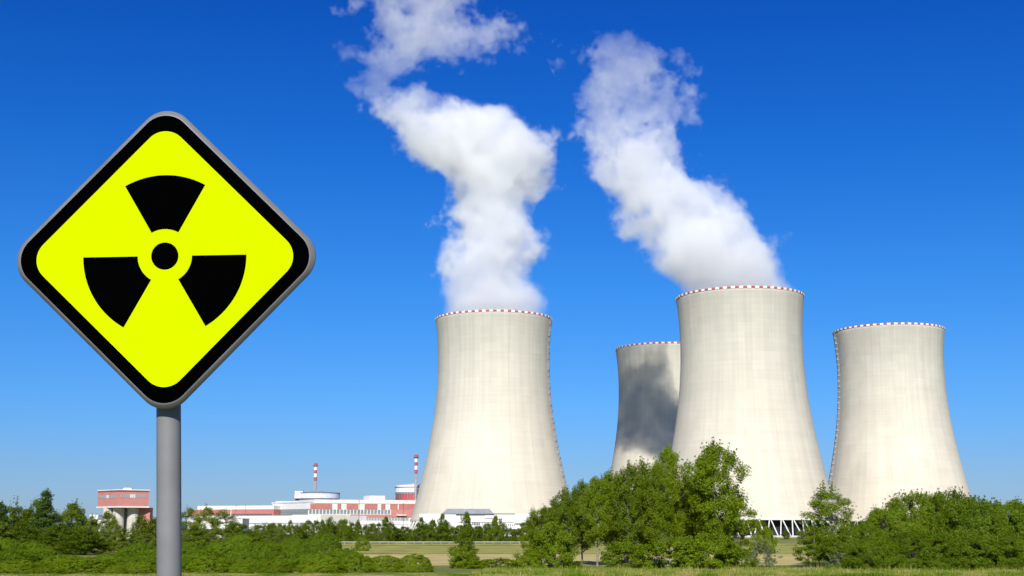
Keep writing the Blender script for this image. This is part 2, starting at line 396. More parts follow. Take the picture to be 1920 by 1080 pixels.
    sm = N(n, 'ShaderNodeMapRange', interpolation_type='SMOOTHSTEP'); L(f, sm.inputs[0]); sm.inputs[1].default_value = 0.0; sm.inputs[2].default_value = .36
    d = math_('MULTIPLY', math_('MULTIPLY', sm.outputs[0], c3.outputs[2]), dens)
    vs = N(n, 'ShaderNodeVolumePrincipled'); vs.inputs['Color'].default_value = (1, 1, 1, 1); vs.inputs['Anisotropy'].default_value = 0.0
    L(d, vs.inputs['Density']); L(vs.outputs[0], o.inputs['Volume'])
    m.cycles.volume_step_rate = 1.0
    # body of vapour: a closed skin that follows the plume
    nr, na = 64, 40; V = []; Fq = []
    zh = np.linspace(z0, z1, nr); rs = np.random.default_rng(int(seed * 10))
    for i, z in enumerate(zh):
        c = np.interp(z, zs, cx); r = np.interp(z, zs, rr); lift = min(1, (z - z0) / 45.0)
        r = max(np.interp(z + 9, zs, rr), np.interp(z - 9, zs, rr), r) if i > 3 else r
        r = r * (1.0 + .34 * lift) + 8 * lift
        for a in np.linspace(0, 2 * np.pi, na, endpoint=False):
            V.append((c + r * np.cos(a), Y0 + cyf(z) + r / 1.1 * np.sin(a), z))
    for i in range(nr - 1):
        for j in range(na): Fq.append((i * na + j, i * na + (j + 1) % na, (i + 1) * na + (j + 1) % na, (i + 1) * na + j))
    mb = MB(); mb.add(V, Fq); mb.add(V[:na], [tuple(range(na))[::-1]]); mb.add(V[-na:], [tuple(range(na))])
    ob = mb.build(name, m); tag(ob, label, "steam plume", "steam from the cooling towers")
    return ob
steam("steam_plume", "white steam rising straight from the lone tower then bending left into torn wisps", [
    (594, 926, 104, .9), (580, 924, 101, .9), (550, 922, 90, .9), (500, 924, 80, .9), (440, 921, 84, .9), (400, 914, 76, .9), (370, 921, 74, .9),
    (330, 933, 90, 1), (300, 914, 106, 1), (272, 886, 124, 1), (238, 862, 124, .95), (212, 822, 108, .75), (192, 768, 78, .42), (172, 712, 56, .28),
    (145, 698, 50, .22), (122, 736, 90, .22), (90, 812, 150, .26), (60, 836, 146, .30), (25, 795, 112, .36), (-20, 778, 104, .40), (-60, 770, 90, .4)],
    T[0][1], 0.0, 0.075, 1.3)
steam("steam_plume", "white steam leaning left from the largest tower and thinning towards its top", [
    (552, 1388, 111, .95), (540, 1380, 106, .95), (500, 1346, 120, 1), (450, 1320, 124, .95), (400, 1288, 106, .9), (360, 1250, 100, .8), (330, 1208, 96, .8),
    (300, 1202, 98, .75), (260, 1194, 90, .65), (230, 1184, 80, .50), (200, 1206, 92, .42), (150, 1192, 92, .36), (110, 1168, 84, .32), (80, 1134, 64, .26), (58, 1120, 18, .12)],
    T[1][1], 0.0, 0.075, 4.4)

# ------------------------------------------------------------------ warning sign
def make_sign():
    Y = 5.0; c = Vector((-1.3836, 5.0, 7.055)); k = 2.129e-3
    g0 = 4.35
    pb, pt = at(317, 1040, Y + .16), at(316, 620, Y + .16); d = (pt - pb).normalized()      # the post leans slightly
    t0 = pb - d * ((pb.z - g0 + .3) / d.z); org = Vector((t0.x, t0.y, g0))
    root = empty("warning_sign", org); tag(root, "yellow and black radiation warning diamond on a grey post close to the camera", "sign")
    M = Matrix.Translation(c - org) @ Matrix.Rotation(-R(.5), 4, 'Z') @ Matrix.Rotation(R(6), 4, 'X') @ Matrix.Rotation(-R(.9), 4, 'Y')
    def rsq(half_diag, rad, n=14):
        """rounded diamond, half diagonal measured to the sharp corner, px"""
        pts = []; s2 = math.sqrt(2)
        for q in range(4):
            a = math.pi / 2 * q + math.pi / 2; cc = half_diag - rad * s2
            cx_, cy_ = math.cos(a) * cc, math.sin(a) * cc
            for i in range(n + 1):
                b = a - math.pi / 4 + math.pi / 2 * i / n
                pts.append(((cx_ + rad * math.cos(b)) * k, (cy_ + rad * math.sin(b)) * k))
        return pts
    def loops(mb, ls, mi=0, smooth=True, capend=True, capstart=False):
        v = []; n = len(ls[0][0])
        for pts, y in ls: v += [M @ Vector((x, y, z)) for x, z in pts]
        f = []
        for q in range(len(ls) - 1): f += [(q * n + i, q * n + (i + 1) % n, (q + 1) * n + (i + 1) % n, (q + 1) * n + i) for i in range(n)]
        mb.add(v, f, mi, smooth)
        if capend: mb.add(v[-n:], [tuple(range(n))], mi)
        if capstart: mb.add(v[:n], [tuple(range(n))[::-1]], mi)
    H, Rr = 303, 54
    # metal backing with rounded edge
    mb = MB(); loops(mb, [(rsq(H - 4, Rr - 2), .010), (rsq(H, Rr), .008), (rsq(H + 1, Rr), .005), (rsq(H, Rr), .002), (rsq(H - 8, Rr - 3), -.0125), (rsq(H - 9.5, Rr - 4), -.0142), (rsq(H - 12, Rr - 5), -.015)], capend=False, capstart=True)
    edge = mat("sign_edge_metal", (.17, .17, .175), .5, .15, 6, spec=.3)
    plate = mb.build("plate_edge", edge, root)
    blk = mat("black_enamel", (.0006, .0006, .0006), .8, .1, 3, spec=.0)
    yel = mat("fluorescent_yellow", (.52, .68, .0), .8, .03, 3, spec=0.0)
    mb = MB(); loops(mb, [(rsq(H - 12, Rr - 5), -.015), (rsq(H - 18, Rr - 8), -.0168), (rsq(H - 32, Rr - 11), -.017), (rsq(258, 42), -.017)], capend=False)
    mb.build("border", blk, root)
    mb = MB(); loops(mb, [(rsq(258, 42), -.017), (rsq(257, 42), -.0155), (rsq(257, 42), -.0155)], capend=True)
    face = mb.build("face", yel, root)
    cc = Vector((0 * k, 0, 4 * k))
    def ext(pts, name):
        mb2 = MB(); n = len(pts); cxx = sum(p[0] for p in pts) / n; czz = sum(p[1] for p in pts) / n
        sh = lambda e: [((x - (x - cxx) / math.hypot(x - cxx, z - czz) * e), (z - (z - czz) / math.hypot(x - cxx, z - czz) * e)) for x, z in pts]
        loops(mb2, [(pts, -.0157), (pts, -.0168), (sh(.0012), -.0176)], smooth=False)
        mb2.build(name, blk, root)
    for a in (90, 210, 330):
        pts = []
        h = 29.5 if a == 90 else 30
        for i in range(25): b = R(a - h + 2 * h * i / 24); pts.append((cc.x + 153 * k * math.cos(b), cc.z + 153 * k * math.sin(b)))
        for i in range(13): b = R(a + h - 2 * h * i / 12); pts.append((cc.x + 51 * k * math.cos(b), cc.z + 51 * k * math.sin(b)))
        ext(pts, "trefoil_blade")
    ext([(cc.x + 25.5 * k * math.cos(2 * math.pi * i / 48), cc.z + 25.5 * k * math.sin(2 * math.pi * i / 48)) for i in range(48)], "trefoil_hub")
    # post behind the plate
    pm = mat("post_metal", (.18, .18, .18), .6, .08, 9, metal=0.0, spec=.3)
    p1 = t0 + d * ((c.z + .5 - t0.z) / d.z)
    MB().tube([t0 - org, p1 - org], 22.6 * k, 40).build("post", pm, root)
    for dz in (-.32, .3):
        q0 = c + d * dz + Vector((0, .032 - dz * .1, 0)) - org
        mb = MB(); mb.box(q0.x - .09, q0.x + .09, q0.y - .012, q0.y + .075, q0.z - .02, q0.z + .02); mb.build("clamp", steel_p, root)
make_sign()

# ------------------------------------------------------------------ buildings
class Bld:
    """a building whose walls stand on a line from (px0, Y0) to (px1, Y1) on the ground"""
    def __init__(s, name, label, cat, px0, Y0, px1, Y1, group=None):
        a = Vector((gx(px0, Y0, 12), Y0, 0)); b = Vector((gx(px1, Y1, 12), Y1, 0))
        s.L = (b - a).length; s.rz = math.atan2(b.y - a.y, b.x - a.x); s.a = a; s.Y0, s.Y1 = Y0, Y1; s.p0, s.p1 = px0, px1
        s.o = empty(name, a, s.rz); tag(s.o, label, cat, group)
    def u(s, px):          # position along the front for a photo column
        t = (px - s.p0) / (s.p1 - s.p0)
        for _ in range(6):
            Yc = s.Y0 + (s.Y1 - s.Y0) * t; X = gx(px, Yc, 12); xa = gx(s.p0, s.Y0, 12); xb = gx(s.p1, s.Y1, 12)
            t = (X - xa) / (xb - xa)
        return t * s.L
    def part(s, name, m, boxes):
        mb = MB()
        for bx in boxes: mb.box(*bx)
        return mb.build(name, m, s.o)
    def windows(s, u0, u1, z0, z1, n, m, gap=.25, y=-.12, name="window"):
        wd = (u1 - u0) / n; mb = MB().box(gap / 2, wd - gap / 2, y, .05, 0, z1 - z0).mesh(name, m)
        for i in range(n): link(name, mb, s.o, (u0 + i * wd, 0, z0))

def complex_():
    Z = lambda py, Y: zf(py, Y)
    # long hall on the left
    Y = 1280
    b = Bld("turbine_hall", "long low hall with red band and white roof edge, left of the grey glazed block", "building", 352, Y + 10, 513, Y - 20)
    zt, zr, zb = Z(948.5, Y), Z(955.5, Y), Z(967, Y)
    b.part("wall", white_p, [(0, b.L, 0, 60, 0, zb)])
    b.part("red_band", red_p, [(0, b.L, -.3, 60.3, zb, zr)])
    b.part("roof_edge", white_p, [(b.u(370), b.L, -.8, 60.5, zr, zt)])
    b.windows(b.u(420), b.u(510), zb + .3, zb + 1.8, 22, dglass_p, .5, -.42)
    b.part("downpipe", white_p, [(b.u(433) - .4, b.u(433) + .4, -.9, -.3, 0, zr)])
    # glazed block
    Y = 1240
    b = Bld("glazed_hall", "white topped block with a grey glass wall, between the long hall and the salmon facade", "building", 511, Y + 45, 577, Y - 6)
    zt, z1, z2, z3 = Z(942.5, Y), Z(954.5, Y), Z(966, Y), Z(968, Y)
    b.part("wall", white_p, [(0, b.L, 0, 70, 0, z2), (0, b.L, -.5, 70, z1, zt)])
    b.part("roof", white2_p, [(-1.5, b.L + .4, -1, 71, zt, zt + 1.1)])
    b.windows(.6, b.L - .6, z2 + .2, z1 - .1, 8, glass_p, .25, -.4)
    b.part("penthouse", white_p, [(-6, 4, 6, 30, zt - 7, zt + 2.4)])
    # reactor hall with salmon panels
    b = Bld("reactor_hall", "salmon panelled hall with a long strip of glazing left of the lone cooling tower", "building", 577, Y - 5, 778, Y + 40)
    zt, zp, z1, z2, z3, z4 = Z(936.5, Y), Z(943.5, Y), Z(954.5, Y), Z(964, Y), Z(969.5, Y), Z(975, Y)
    b.part("wall", white_p, [(0, b.L, 0, 70, 0, zp)])
    b.part("roof_edge", white_p, [(b.u(588), b.L, -.6, 70.5, zp, zt)])
    for x0, x1 in ((578, 622), (632, 639), (649, 671), (683, 707), (714, 722), (731, 745), (747, 778)):
        b.part("salmon_panel", red_p, [(b.u(x0), b.u(x1), -.35, 0, z1, zp - .2)])
    b.windows(b.u(578), b.u(732), z2 + .3, z1 - .3, 24, glass_p, .9, -.3)
    b.part("lower_red_band", salmon_p, [(b.u(656), b.L, -.5, 0, z3, z2 - .2), (b.u(733), b.L, -.55, 0, z2 - .2, z1)])
    b.windows(b.u(657), b.u(766), z4, z3 - .2, 20, roof_p, .8, -.6)
    b.part("roof_unit", white_p, [(b.u(694), b.u(723), 3, 22, zt, zt + 4.2)])
    b.part("canopy", white_p, [(b.u(742), b.u(760), -3, 0, z3 + 1.6, z3 + 2.6)])
    # low white building in front
    Y = 1100
    b = Bld("low_annex", "long plain white low building in front of the glazed hall", "building", 402, Y + 60, 600, Y - 10)
    zt = Z(966.5, Y); zl = Z(981, Y); 
    b.part("wall", white_p, [(0, b.L, 0, 60, 0, zt)])
    b.part("ledge", white2_p, [(0, b.L, -.8, 0, zl, zl + 1.0)])
    b.windows(b.u(470), b.u(575), zl - 4.4, zl - 2.2, 22, roof_p, .6)
    b = Bld("low_store", "cream low box at the right end of the plain white low building", "building", 601, Y - 10, 655, Y + 12)
    b.part("wall", mat("cream_panel", (.66, .63, .54), .7, .06), [(0, b.L, 0, 40, 0, Z(965, Y))])
    b.part("ledge", white2_p, [(0, b.L, -.6, 0, 7, 7.8)])
    b = Bld("store_building", "long low white store along the foot of the salmon facade", "building", 656, Y + 30, 790, Y + 30)
    b.part("wall", white_p, [(0, b.L, 0, 20, 0, Z(977, Y))]); b.part("ledge", roof_p, [(0, b.L, -.4, 0, Z(984, Y), Z(983, Y))])
    # pale box far left behind trees
    Y = 760
    b = Bld("pump_house", "small white building among the trees left of the red tower house", "building", 160, Y, 202, Y)
    b.part("wall", white_p, [(0, b.L, 0, 14, 0, Z(975, Y)), (b.u(168), b.u(184), 0, 10, 0, Z(966, Y))]); b.part("parapet", white2_p, [(b.u(168) - .2, b.u(184) + .2, -.2, 10.2, Z(966, Y), Z(965, Y))])
    b = Bld("gate_house", "tiny white shed showing between dark trees near the left edge", "shed", 92, Y, 108, Y)
    b.part("wall", white_p, [(0, b.L, 0, 8, 0, Z(984, Y))]); b.part("roof", roof_p, [(-.3, b.L + .3, -.4, 8.4, Z(984, Y), Z(983, Y))])
    b = Bld("workshop", "white building seen through the loose trees beside the sign post", "building", 352, 700, 455, 700)
    b.part("wall", white_p, [(0, b.L, 0, 18, 0, Z(973, 700))]); b.part("roof", roof_p, [(-.3, b.L + .3, -.3, 18.3, Z(973, 700), Z(972, 700))])
    b.windows(1, b.L - 1, 2.5, 5, 12, dglass_p, .8)
complex_()

def containment(name, label, px0, px1, rows, Y, mats, extra=None):
    cx = gx((px0 + px1) / 2, Y, 30); r = (px1 - px0) / 2 / F_PX * (Y * cp + 25 * sp)
    t = empty(name, (cx, Y + r, 0)); tag(t, label, "building", "reactor containments")
    for (nm, f0, f1, ya, yb, m) in rows:
        MB().lathe([(.01, zf(yb, Y)), (r * f0, zf(yb, Y)), (r * f1, zf(ya, Y)), (.01, zf(ya, Y) + (1.2 if 'roof' in nm else 0))], 56, smooth=False).build(nm, m, t)
    return t, r
c1, r1 = containment("reactor_building", "round reactor building with a grey blue drum rim under the left striped chimney", 545, 631, [
    ("base", .84, .84, 938, 975, red_p), ("lower_ring", .97, .97, 934, 938, dsteel_p), ("drum", 1.0, 1.0, 924.5, 934, mat("pale_blue_drum", (.50, .53, .60), .6, .06)),
    ("rim_rail", 1.012, 1.012, 923, 924.5, dsteel_p), ("roof_cone", .97, .05, 919.5, 923, roof_p)], 1300, None)
c2, r2 = containment("reactor_building", "round white reactor building with a red lower wall beside the lone cooling tower", 737, 812, [
    ("red_wall", .97, .97, 926, 975, mat("bright_red_panel", (.50, .08, .09), .7, .1)), ("bracket_ring", .99, .99, 922.5, 926, glass_p), ("drum", 1.0, 1.0, 914, 922.5, white_p),
    ("walkway", 1.012, 1.012, 912.5, 914, dsteel_p), ("upper_drum", .97, .97, 909, 912.5, white_p), ("roof_dome", .9, .3, 907, 909, white_p)], 1340, None)
def reactor_base(t, w, z, m, nm):
    MB().box(-w, w, -w * .9, -w * .55, 0, z).build(nm, m, t)
reactor_base(c1, 14, zf(933.8, 1300), salmon_p, "stair_block")
MB().box(-20, -12, -18, -9, zf(934, 1300), zf(920.5, 1300)).build("roof_house", white_p, c1)
reactor_base(c2, 12, zf(934, 1340), white_p, "stair_block")
for i in range(12):
    a = R(200 + i * 9.5); o = MB().box(-.3, .3, 0, 1.4, zf(934, 1340), zf(923, 1340)).build("bracket", dsteel_p, c2)
    o.location = (r2 * 1.0 * math.cos(a), r2 * 1.0 * math.sin(a), 0); o.rotation_euler = (0, 0, a - R(90) + R(180))

def chimney(px, ytop, ybot, yfoot, Y, label, w_px):
    x = gx(px, Y, 60); t = empty("striped_chimney", (x, Y, 0)); tag(t, label, "chimney", "striped ventilation chimneys")
    k = (Y * cp + 60 * sp) / F_PX; r = w_px / 2 * k; zt, zb = zf(ytop, Y), zf(ybot, Y); n = 5; h = (zt - zb) / n
    for i in range(n):
        rr = r * (1.0 if i < n - 1 else 1.25)
        MB().lathe([(.01, zb + i * h), (rr, zb + i * h), (rr, zb + (i + 1) * h), (.01, zb + (i + 1) * h)], 20, smooth=False).build("stripe_band", rimr_p if i % 2 == 0 else rimw_p, t)
    MB().lathe([(r * 1.9, zt - .8 * h), (r * 1.9, zt - .8 * h + .3), (r * 1.2, zt - .8 * h + .3)], 20).build("platform", dsteel_p, t)
    z0 = 20
    MB().lathe([(r * .45, z0), (r * .45, zb)], 12).build("flue", steel_p, t)
    mb = MB()
    for s in ((-1, -1), (1, -1), (1, 1), (-1, 1)): mb.tube([(s[0] * r * 1.0, s[1] * r * 1.0, z0), (s[0] * r * .7, s[1] * r * .7, zb)], .22, 5)
    for j in range(6):
        z = z0 + (zb - z0) * (j + .5) / 6; q = r * .85; mb.box(-q, q, -q - .1, -q + .1, z, z + .25); mb.box(-q, q, q - .1, q + .1, z, z + .25)
    mb.build("lattice", steel_p, t)
chimney(591.5, 868.5, 901, 921, 1335, "red and white striped chimney above the grey blue reactor drum", 5.6)
chimney(780, 852.5, 887.5, 907, 1325, "red and white striped chimney just left of the lone cooling tower", 6)

def masts():
    first = None
    for px, yt, Y, lb in ((442, 948, 1180, "thin dark mast in front of the long red banded hall, left of its twin"), (459.5, 947, 1180, "thin dark mast in front of the long red banded hall, nearer the glazed hall"),
                          (673, 938, 1080, "thin dark lattice mast crossing the salmon facade"), (756, 944, 1080, "short thin mast at the right end of the salmon facade")):
        x = gx(px, Y, 15); t = empty("lightning_mast", (x, Y, 0)); tag(t, lb, "mast", "thin masts before the halls"); z = zf(yt, Y)
        MB().tube([(0, 0, 0), (0, 0, z)], [.3, .16], 6).build("pole", dsteel_p, t); MB().box(-.7, .7, -.2, .2, z - .4, z).build("lamp_head", dsteel_p, t)
masts()

# annex in front of the lone tower
def annex():
    Y = 800
    b = Bld("service_hall", "white hall with a grey hipped roof at the foot of the lone cooling tower", "building", 786, Y, 926, Y)
    z0, z1, zr = zf(963, Y), zf(963.5, Y), zf(953.5, Y)
    b.part("wall", white_p, [(0, b.u(855), 0, 20, 0, z1), (b.u(855), b.L, 1.2, 20, 0, z1 - .1)])
    mb = MB(); a, c = b.u(828), b.L; d, e = b.u(837), b.u(917); 
    mb.add([(a, -.6, z1), (c, -.6, z1), (c, 20.6, z1), (a, 20.6, z1), (d, 9, zr), (e, 9, zr), (e, 11, zr), (d, 11, zr)],
           [(0, 1, 5, 4), (1, 2, 6, 5), (2, 3, 7, 6), (3, 0, 4, 7), (4, 5, 6, 7), (3, 2, 1, 0)]); mb.build("roof", roof_p, b.o)
    b.part("ledge", white2_p, [(b.u(857), b.L, .6, 1.2, zf(979, Y), zf(978, Y))])
    b.part("bay", white2_p, [(b.u(909), b.L, .4, 1.2, zf(972, Y), zf(966, Y))])
    b.windows(b.u(885), b.u(900), 6 + .6, 6 + 2.6, 5, dglass_p, .4, 1.05)
    b = Bld("office_annex", "long white flat roofed annex right of the hipped roof hall", "building", 927, Y + 4, 1000, Y + 10)
    zt = zf(963.5, Y)
    b.part("wall", white_p, [(0, b.L, 0, 18, 0, zt)]); b.part("roof", roof_p, [(-.3, b.L + .3, -.5, 18.5, zt, zt + .45)])
    b.part("ledge", white2_p, [(0, b.u(964), -.5, 0, zf(979, Y), zf(978, Y))])
    b.part("stair_block", mat("bright_white", (.8, .8, .78), .7, .03), [(b.u(965), b.u(990), -1.5, 0, zf(981, Y), zt + .2)])
    b.windows(b.u(940), b.u(966), zf(987, Y), zf(982, Y), 7, dglass_p, .9)
    b.windows(b.u(934), b.u(942), zf(975, Y), zf(972, Y), 2, dglass_p, .5)
    b = Bld("entrance_block", "low white block before the annex at the foot of the lone cooling tower", "building", 862, Y - 40, 905, Y - 40)
    b.part("wall", white_p, [(0, b.L, 0, 12, 0, zf(985, Y - 40))]); b.windows(1, b.L - 1, 2.2, 4.6, 6, dglass_p, .8)
annex()

# red tower house on silos
def tower_house():
    Y = 640; cx = gx(222, Y, 25)
    t = empty("silo_tower", (cx, Y, 0), 0); tag(t, "salmon cabin with a window strip standing on fat pale silos among the trees", "silo")
    A = Vector((gx(184, Y + 16, 25), Y + 16, 0)); B = Vector((gx(222, Y, 25), Y, 0)); Cc = Vector((gx(280, Y + 9, 25), Y + 9, 0)); D = A + (Cc - B)
    o = Vector((cx, Y, 0)); A, B, Cc, D = [p - o for p in (A, B, Cc, D)]
    def prism(name, m, z0, z1, g=0.0, parent=t):
        c = (A + B + Cc + D) / 4; q = [p + (p - c).normalized() * g for p in (A, B, Cc, D)]
        v = [(p.x, p.y, z0) for p in q] + [(p.x, p.y, z1) for p in q]
        return MB().add(v, [(3, 2, 1, 0), (4, 5, 6, 7), (0, 1, 5, 4), (1, 2, 6, 5), (2, 3, 7, 6), (3, 0, 4, 7)]).build(name, m, parent)
    z = lambda py: zf(py, Y)
    prism("wall", salmon_p, z(949), z(921.5))
    prism("fascia", dred_p, z(921.5), z(919), .25)
    prism("parapet", white_p, z(919), z(917.3), .4)
    prism("floor_slab", white_p, z(951.5), z(949), .5)
    def wins(P, Q, n, z0, z1, skip):
        d = (Q - P); L_ = d.length; d.normalize(); nn = Vector((d.y, -d.x, 0)); a = math.atan2(d.y, d.x)
        me = MB().box(.08, L_ * .84 / n - .08, -.12, .05, 0, z1 - z0).mesh("window", roof_p); me2 = MB().box(.08, L_ * .84 / n - .08, -.12, .05, 0, z1 - z0).mesh("window", white2_p)
        for i in range(n):
            w_ = link("window", me2 if i in skip else me, t, P + d * (L_ * .08 + L_ * .84 * i / n) + Vector((0, 0, z0))); w_.rotation_euler = (0, 0, a)
            if i in skip: w_["label"] = "pale blind covered window"
    wins(A, B, 7, z(933.5), z(927.5), (3,)); wins(B, Cc, 14, z(933), z(926.5), (5, 6, 7))
    r = 10.6 * Y / F_PX
    for px, dy in ((205, 9), (224, 7), (251, 9), (238, 15)):
        MB().lathe([(r, 0), (r, z(951))], 32).build("silo", conc_p, t, (gx(px, Y + dy + 2, 20) - cx, dy + 2, 0))
    MB().box(-.3, 5.5, 0, 5, 0, z(951.2)).build("stair_shaft", red_p, t, (gx(257, Y + 14, 20) - cx + 2, 12, 0))
    MB().box(-2, 2, -1, 1, z(917.3), z(917.3) + .8).build("roof_vent", white_p, t, (3, 6, 0))
tower_house()

# guard rail
def guard_rail():
    t = empty("guard_rail", (0, 447.5, .3)); tag(t, "long pale metal guard rail along the near edge of the road", "guard rail")
    MB().box(-70, 62, -.08, .08, .5, .72).build("rail", mat("galvanised", (.34, .34, .33), .6, .1), t)
    MB().box(-70, 62, 6.9, 7.05, .5, .72).build("rail", mat("galvanised_far", (.3, .3, .3), .6, .1), t)
    me = MB().box(-.08, .08, .09, .25, 0, .8).mesh("post", steel_p)
    for i in range(44): link("post", me, t, (-69.5 + i * 3, 0, 0))
guard_rail()

# ------------------------------------------------------------------ plants
leafA = leaf_mat("leaf_fresh", (.11, .175, .003), (.27, .36, .010), .42)      # light green
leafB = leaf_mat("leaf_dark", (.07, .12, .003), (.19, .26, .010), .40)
leafC = leaf_mat("leaf_willow", (.085, .15, .003), (.22, .32, .010), .40)
leafD = leaf_mat("leaf_grey", (.13, .17, .07), (.28, .31, .15), .35)
leafE = leaf_mat("leaf_needle", (.035, .078, .012), (.09, .15, .020), .25)
leafT = leaf_mat("leaf_thicket", (.075, .135, .003), (.21, .29, .010), .40)
leafG = leaf_mat("leaf_lime", (.12, .19, .004), (.29, .38, .012), .4)
leafF = leaf_mat("leaf_olive", (.12, .18, .015), (.25, .32, .03), .4)

def leaves(cent, size, rng, up=.35, aspect=.62, out_=None):
    n = len(cent)
    a = rng.normal(size=(n, 3)); a[:, 2] = a[:, 2] * .8 + up; a /= np.linalg.norm(a, axis=1)[:, None]
    nrm = rng.normal(size=(n, 3)) * .7
    if out_ is not None: nrm += out_ * 1.5
    nrm[:, 2] += .35; nrm /= np.linalg.norm(nrm, axis=1)[:, None]
    b = np.cross(a, nrm); b /= (np.linalg.norm(b, axis=1)[:, None] + 1e-9)
    s = size * rng.uniform(.6, 1.35, n)[:, None]
    V = np.stack([cent - a * s * .5, cent + b * s * aspect * .5 - a * s * .05, cent + a * s * .5, cent - b * s * aspect * .5 - a * s * .05], 1).reshape(-1, 3)
    return V, np.arange(4 * n).reshape(-1, 4)

def crown_mesh(name, seed, H, z0, W, env, nclump, nleaf, cr, leaf, m, up=.35, flat=.75, fill=.35, tips=0, ow=.6, wob=1.0):
    """leaves in clumps through the crown's volume; env(t) is the relative half width at relative height t"""
    rng = np.random.default_rng(seed); cs = []; rs = []; outs = []
    ph = rng.uniform(0, 6.28, 4)
    while len(cs) < nclump:
        t = rng.uniform(0, 1); a = rng.uniform(0, 2 * np.pi)
        e = env(t) * (1 + wob * (.22 * np.sin(2 * a + ph[0] + 3 * t) + .16 * np.sin(3 * a + ph[1] - 5 * t) + .10 * np.sin(7 * t * 2 + ph[2])))
        if rng.uniform() > (e + .12): continue
        rad = e * W / 2 * (fill + (1 - fill) * rng.uniform() ** .5)
        cs.append((rad * np.cos(a), rad * np.sin(a), z0 + t * (H - z0))); rs.append(cr * rng.uniform(.5, 1.4)); outs.append((np.cos(a) * e, np.sin(a) * e, (t - .4)))
    for _ in range(tips):
        a = rng.uniform(0, 2 * np.pi); t = rng.uniform(.25, 1.0) ** .6; e = env(min(t, .97)) * W / 2 * rng.uniform(.7, 1.12)
        c0 = np.array([e * np.cos(a), e * np.sin(a), z0 + t * (H - z0)])
        for j in range(3): cs.append(tuple(c0 + np.array([.12 * e * np.cos(a), .12 * e * np.sin(a), cr * .8]) * j)); rs.append(cr * .35 * (1 - .22 * j)); outs.append((0, 0, 1))
    cs = np.array(cs); rs = np.array(rs); outs = np.array(outs); P = []; O = []
    per = (nleaf * rs ** 2 / (rs ** 2).sum()).astype(int) + 2
    for c, r, k, o in zip(cs, rs, per, outs):
        d = rng.normal(size=(k, 3)); d /= np.linalg.norm(d, axis=1)[:, None]; q = d * (r * rng.uniform(.15, 1, (k, 1)) ** .5); q[:, 2] *= flat
        P.append(c + q); O.append(d * (.6 if ow < 1.2 else .22) + o * ow)
    P = np.concatenate(P); O = np.concatenate(O); keep = P[:, 2] > .05
    V, Fq = leaves(P[keep], leaf, rng, up, out_=O[keep])
    return np_mesh(name, V, Fq, m), cs, rs

def trunk_mesh(name, seed, H, z0, r0, cs, m, stems=1, nb=14, spread=.4):
    rng = random.Random(seed); mb = MB()
    for s_ in range(stems):
        a = rng.uniform(0, 6.28); sx, sy = math.cos(a) * spread * (stems > 1), math.sin(a) * spread * (stems > 1)
        lean = (sx * .12 * H + rng.uniform(-.03, .03) * H, sy * .12 * H + rng.uniform(-.03, .03) * H)
        pts = [(sx + lean[0] * t + rng.uniform(-.1, .1), sy + lean[1] * t + rng.uniform(-.1, .1), H * .93 * t) for t in (0, .15, .35, .55, .75, 1)]
        rr = r0 / (stems ** .5); mb.tube(pts, [rr * 1.25, rr, rr * .8, rr * .6, rr * .38, rr * .1], 7)
        idx = list(range(len(cs))); rng.shuffle(idx)
        for i in idx[:nb // stems]:
            c = Vector(cs[i]); t = max(.06, min(.88, (c.z - .18 * math.hypot(c.x, c.y)) / H - .05)); j = 0
            tt = (0, .15, .35, .55, .75, 1)
            for q in range(5):
                if tt[q] <= t <= tt[q + 1]: j = q
            f = (t - tt[j]) / (tt[j + 1] - tt[j]); p = Vector(pts[j]).lerp(Vector(pts[j + 1]), f)
            mid = p.lerp(c, .5) + Vector((0, 0, -.06 * (c - p).length)); br = rr * (1 - t) * .5 + .03
            mb.tube([p, mid, c], [br, br * .6, br * .2], 5)
    return mb.mesh(name, m)

egg = lambda t: max(0.0, math.sin(math.pi * min(1, (t * .93 + .07)) ** .75)) ** .7
tall = lambda t: max(0.0, 1 - abs(2 * t - .95) ** 2.6) ** .55 * (1 if t < .6 else 1 - (t - .6) * .5)
cone = lambda t: (1 - t) ** .62 * min(1, .5 + t * 4)
dome = lambda t: max(0, 1 - t ** 2.4) ** .5
spire = lambda t: (max(0, math.sin(math.pi * (t * .85 + .15)))) ** .9 * (1.12 - t * .5)

KIND = {}
def kind(key, name, H, W, z0, env, ncl, nl, cr, leaf, lm, bm, nvar, seed, crown="crown", stem="trunk", r0=.18, stems=1, nb=14, up=.35, flat=.75, fill=.35, spread=.4, tips=0, ow=.6, wob=1.0):
    L_ = []
    for v in range(nvar):
        cm, cs, rs = crown_mesh(crown, seed + v, H, z0, W, env, ncl, nl, cr, leaf, lm, up, flat, fill, tips, ow, wob)
        tm = trunk_mesh(stem, seed + v, H, z0, r0, cs, bm, stems, nb, spread)
        L_.append((cm, tm))
    KIND[key] = (name, H, W, L_, crown, stem)
